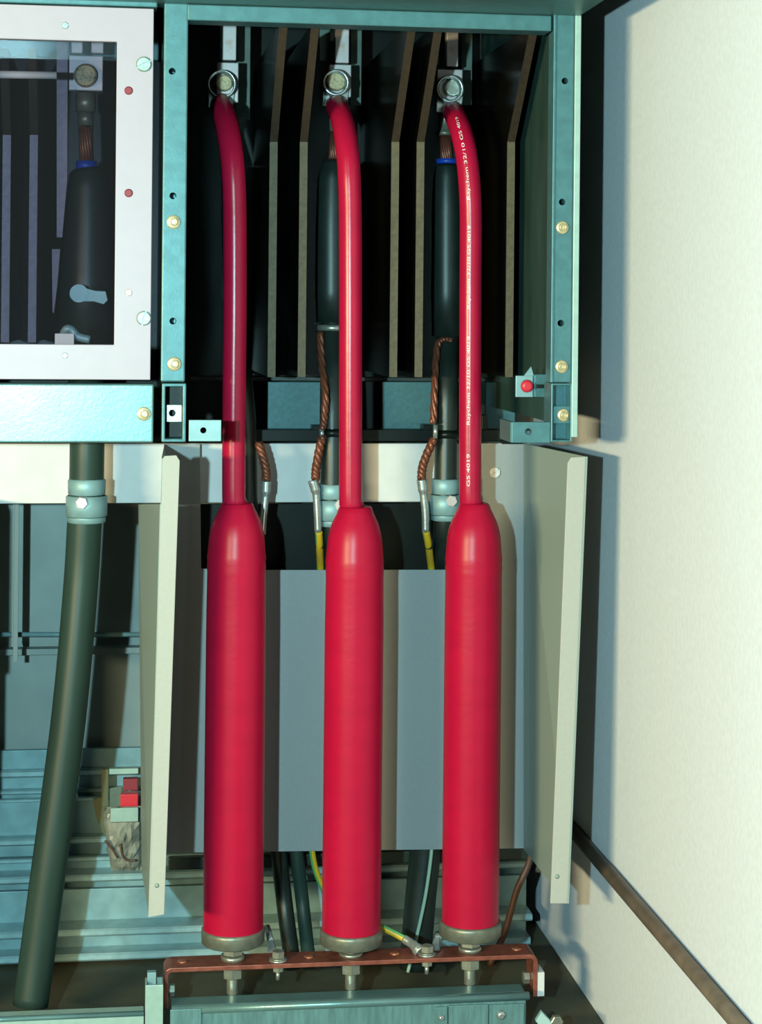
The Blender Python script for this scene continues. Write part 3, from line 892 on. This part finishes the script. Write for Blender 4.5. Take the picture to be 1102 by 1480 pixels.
# the cable of the left compartment: window end and thick lower run
YC = 3.40
root = hv_cable('thick dark cable slanting down at the left, its tapered end in the cover window', [(126, 243), (127, 250), (128, 272), (128, 330), (127, 400), (125, 520)], [20, 26.5, 30, 34, 38.5, 43],
                [(123, 515), (124, 560, 3.435), (127, 605, 3.41), (126, 645, 3.40), (125, 700, 3.40), (122, 760, 3.40), (118, 830, 3.40), (110, 930, 3.39), (99, 1040, 3.38), (85, 1150, 3.37), (70, 1260, 3.36), (54, 1380, 3.35), (44, 1453, 3.34)], 24.3, Y=3.46, Yc=3.46, Yl=3.46, strands=(124, 184, 125, 234, 10.5), tape=(125, 233, 246, 15), barrel=[(124, 135, 162, 14.5), (124, 162, 182, 11)])
clamp('pale cable clamp with round bolt on the thick left cable', 125, 692, 755, 26.5, YC, (118, 727, 9))
# earth lug and braid in the window
t = thing('earth_lug', P(130, 430, 3.34), 'pale earth lug on the cable in the cover window', 'lug')
MB().lathe(P(114, 424, 3.365), [(0, 13 * s_(3.36)), (.006, 13 * s_(3.36))], 24, 'Y').build('eye', M['galv'], t)
MB().slab([P(116, 414, 3.366), P(138, 420, 3.366), P(153, 421, 3.366), P(156, 434, 3.366), P(150, 440, 3.366), P(136, 436, 3.366), P(118, 436, 3.366)], (0, .006, 0)).build('shank', M['galv'], t, .001)
o = MB().pbox(79, 482, 107, 546, 3.0772, .018).build('terminal_block', M['rail'], None, .001)
tag(o, 'pale block at the bottom of the cover window', 'block')
o = MB().tube(path_px([(90, 487, 3.10), (96, 476, 3.09), (104, 477, 3.09), (112, 486, 3.09), (130, 491, 3.09)], 3.09, 6), 6 * s_(3.09), 12).build('earth_strap', M['galv'], None)
tag(o, 'pale bent earth strap at the bottom of the cover window', 'strap')
# white rod added to stand for a reflected streak of flash across the window
o = MB().tube([P(-40, 107, 3.22), P(82, 109, 3.22)], 5.5 * s_(3.22), 20).build('streak_rod', M['rail'], None)
tag(o, 'white horizontal rod standing for a flash reflection near the top of the cover window', 'rod')
o = MB().pbox(-16, 40, 230, 84, 3.60, .02).build('header_plate', M['frame'], None, .002)
tag(o, 'teal header plate behind the top of the cover window', 'plate')

# ---------------------------------------------------------------- left lower compartment
t = thing('corner_angle', P(22, 955, 3.75), 'thin upright steel angle at the far left behind the thick cable', 'angle')
a = P(18, 800, 3.75).x; b = P(27, 800, 3.75).x
z1, z0 = P(22, 700, 3.75).z, P(22, 957, 3.75).z
MB().box(a, a + .003, 3.75, 3.79, z0 + .03, z1).build('leg', M['cream'], t, .0006)
MB().box(a + .003, b, 3.75, 3.754, z0, z1).build('leg', M['cream'], t, .0006)
o = MB().tube([P(-9, 917, 3.82), P(250, 917, 3.82)], 3.4 * s_(3.82), 12).build('tie_rod', M['galv'], None)
tag(o, 'thin horizontal tie rod behind the thick left cable', 'rod')
o = MB().pbox(-7, 937, 255, 946, 3.90, .03).build('rear_ledge', M['back'], None, .001)
tag(o, 'narrow ledge on the rear sheet just under the tie rod', 'ledge')

def channel(label, y0, y1, Y, lips, x0=-300, x1=760):
    root = thing('base_channel', (0, Y, P(300, y1, Y).z), label, 'channel', 'galvanised base channels')
    xa, xb = XL + .002, P(x1, y1, Y).x
    z0, z1 = P(100, y1, Y).z, P(100, y0, Y).z
    MB().box(xa, xb, Y, Y + .012, z0, z1).build('web', M['galv'], root, .001)
    for y, proj, hh in lips:
        z = P(100, y, Y - proj).z
        h = hh * s_(Y)
        nose = [(Y, z - h), (Y - proj + h * .25, z - h), (Y - proj, z - h * .75), (Y - proj, z - h * .25), (Y - proj + h * .25, z), (Y, z)]
        MB().slab([(xa, yy, zz) for yy, zz in nose], (xb - xa, 0, 0)).build('lip', M['liplight'], root)
    return root
channel('uppermost galvanised base channel along the rear', 1083, 1152, 3.90, [(1112, .014, 11), (1141, .02, 6)])
channel('second galvanised base channel, behind the plastic bag', 1154, 1236, 3.84, [(1154, .012, 4), (1211, .03, 10)])
channel('third galvanised base channel, narrow, under the plastic bag', 1238, 1284, 3.79, [(1240, .012, 6), (1266, .05, 10)])
channel('lowest galvanised base channel, widest, above the floor', 1286, 1400, 3.73, [(1345, .06, 10), (1380, .045, 11)])

# plastic bag with red parts
t = thing('plastic_bag', P(172, 1250, 3.66), 'crumpled clear plastic bag with red parts on the base channels', 'bag')
Yg = 3.765
def crumple(x0, y0, x1, y1, Y, d, name, m, nx=10, nz=12, amp=.006, pts=None):
    a, b, c, dd = R(x0, y0, x1, y1, Y)
    random.seed(int(x0 * 7 + y0))
    vs, fs = [], []
    for j in range(nz + 1):
        for i in range(nx + 1):
            u, v = i / nx, j / nz
            bulge = math.sin(math.pi * u) ** .6 * math.sin(math.pi * v) ** .6
            nar = 1 - .22 * (1 - v) ** 2
            vs.append((a + (b - a) * (1 - (1 - u) * nar) + random.uniform(-1, 1) * .002, Y - d * bulge + random.uniform(-amp, amp) * bulge, c + (dd - c) * v + random.uniform(-1, 1) * .002))
    n0 = len(vs)
    for j in range(nz + 1):
        for i in range(nx + 1):
            x, y, z = vs[j * (nx + 1) + i]
            vs.append((x, Y + .004, z))
    k = nx + 1
    for j in range(nz):
        for i in range(nx):
            q = (j * k + i, j * k + i + 1, (j + 1) * k + i + 1, (j + 1) * k + i)
            fs += [q, tuple(n0 + e for e in reversed(q))]
    rim = [i for i in range(k)] + [j * k + nx for j in range(1, nz + 1)] + [nz * k + i for i in range(nx - 1, -1, -1)] + [j * k for j in range(nz - 1, 0, -1)]
    for e in range(len(rim)):
        p_, q_ = rim[e], rim[(e + 1) % len(rim)]
        fs.append((q_, p_, n0 + p_, n0 + q_))
    return MB().add(vs, fs).build(name, m, t)
crumple(150, 1166, 206, 1259, Yg, .03, 'pouch', M['bag'])
MB().pbox(160, 1168, 200, 1188, Yg - .036, .006).build('paper_label', M['lip'], t, .001)
MB().slab([P(161, 1189, Yg - .034), P(200, 1188, Yg - .034), P(200, 1186, Yg - .034), P(161, 1186.5, Yg - .034)], (0, .003, 0)).build('fold', M['brownwire'], t)
MB().slab([P(134, 1156, Yg), P(148, 1152, Yg), P(155, 1166, Yg), P(152, 1210, Yg), P(140, 1185, Yg)], (0, .01, 0)).build('flap', M['olive'], t, .001)
MB().pbox(147, 1112, 157, 1166, Yg - .01, .008).build('card_edge', M['olive'], t, .001)
MB().pbox(178, 1126, 200, 1143, Yg - .012, .02).build('red_part', M['darkred'], t, .002)
MB().pbox(174, 1148, 200, 1166, Yg - .016, .024).build('red_part', M['redcap'], t, .002)
MB().pbox(158, 1111, 200, 1119, Yg - .008, .015).build('white_strip', M['lip'], t, .001)
MB().slab([P(158, 1140, Yg - .004), P(176, 1136, Yg - .004), P(176, 1166, Yg - .004), P(158, 1166, Yg - .004)], (0, .006, 0)).build('grey_part', M['dimgrey'], t, .001)
MB().tube(path_px([(152, 1215), (163, 1228), (170, 1240)], Yg - .030, 5), 1.6 * s_(Yg), 8).build('crease', M['brownwire'], t)
MB().tube(path_px([(174, 1220), (178, 1238), (186, 1244), (197, 1243)], Yg - .030, 5), 1.6 * s_(Yg), 8).build('crease', M['brownwire'], t)

# ---------------------------------------------------------------- cables under the shroud
YU = 3.56
for lb, pts, r, mm in (
    ('black cable below the shroud, left one of the close pair', [(398, 1190), (404, 1240), (412, 1310), (424, 1400, 3.5)], 12, 'black'),
    ('black cable below the shroud, right one of the close pair', [(424, 1190), (430, 1240), (438, 1310), (448, 1400, 3.5)], 10, 'cable'),
    ('thick black cable below the shroud between the middle and right terminals', [(616, 1190), (614, 1240), (608, 1300), (600, 1400, 3.55)], 23, 'black')):
    o = wire('lower_cable', None, None, pts, YU, r, mm, n=20)
    tag(o, lb, 'cable', 'black cables below the shroud')
wire('earth_wire', 'thin pale green wire hanging beside the thick black cable', 'wire', [(626, 1200), (623, 1240), (616, 1290), (608, 1330), (602, 1356), (590, 1405)], 3.512, 2.6, 'palewire')
wire('earth_wire', 'yellow and green wire dipping behind the middle terminal', 'wire', [(449, 1200), (452, 1235), (458, 1262), (470, 1290)], 3.525, 4.6, 'yellow', stripe='green')
wire('brown_cable', 'brown cable curving down behind the right terminal', 'cable', [(772, 1215), (764, 1250), (748, 1285), (738, 1320), (728, 1352), (708, 1395)], 3.60, 5, 'brownwire')
o = MB().pbox(244, 1233, 770, 1250, 3.60, .02).build('black_crossbar', M['black'], None, .002)
tag(o, 'black crossbar just under the lower edge of the shroud', 'bar')

# ---------------------------------------------------------------- right wall fittings
xb = XW - .0135
p = P(955, 1356, 2.93)
zr = 0.295
o = MB().tube([(xb, 2.15, zr), (xb, 3.80, zr)], .0125, 24).build('wall_bar', M['bar'], None)
tag(o, 'brown round bar running along the foot of the galvanised wall', 'bar')
t = thing('end_lug', P(785, 1475, 3.2), 'small zinc cable lug with nut at the bottom beside the wall', 'lug')
MB().slab([P(783, 1462, 3.2), P(800, 1480, 3.18), P(792, 1496, 3.18), P(774, 1476, 3.2)], (0, .006, .002)).build('blade', M['galv'], t, .001)
MB().hexa(P(806, 1478, 3.17), .011, .012, 'Y').build('nut', M['steel'], t)
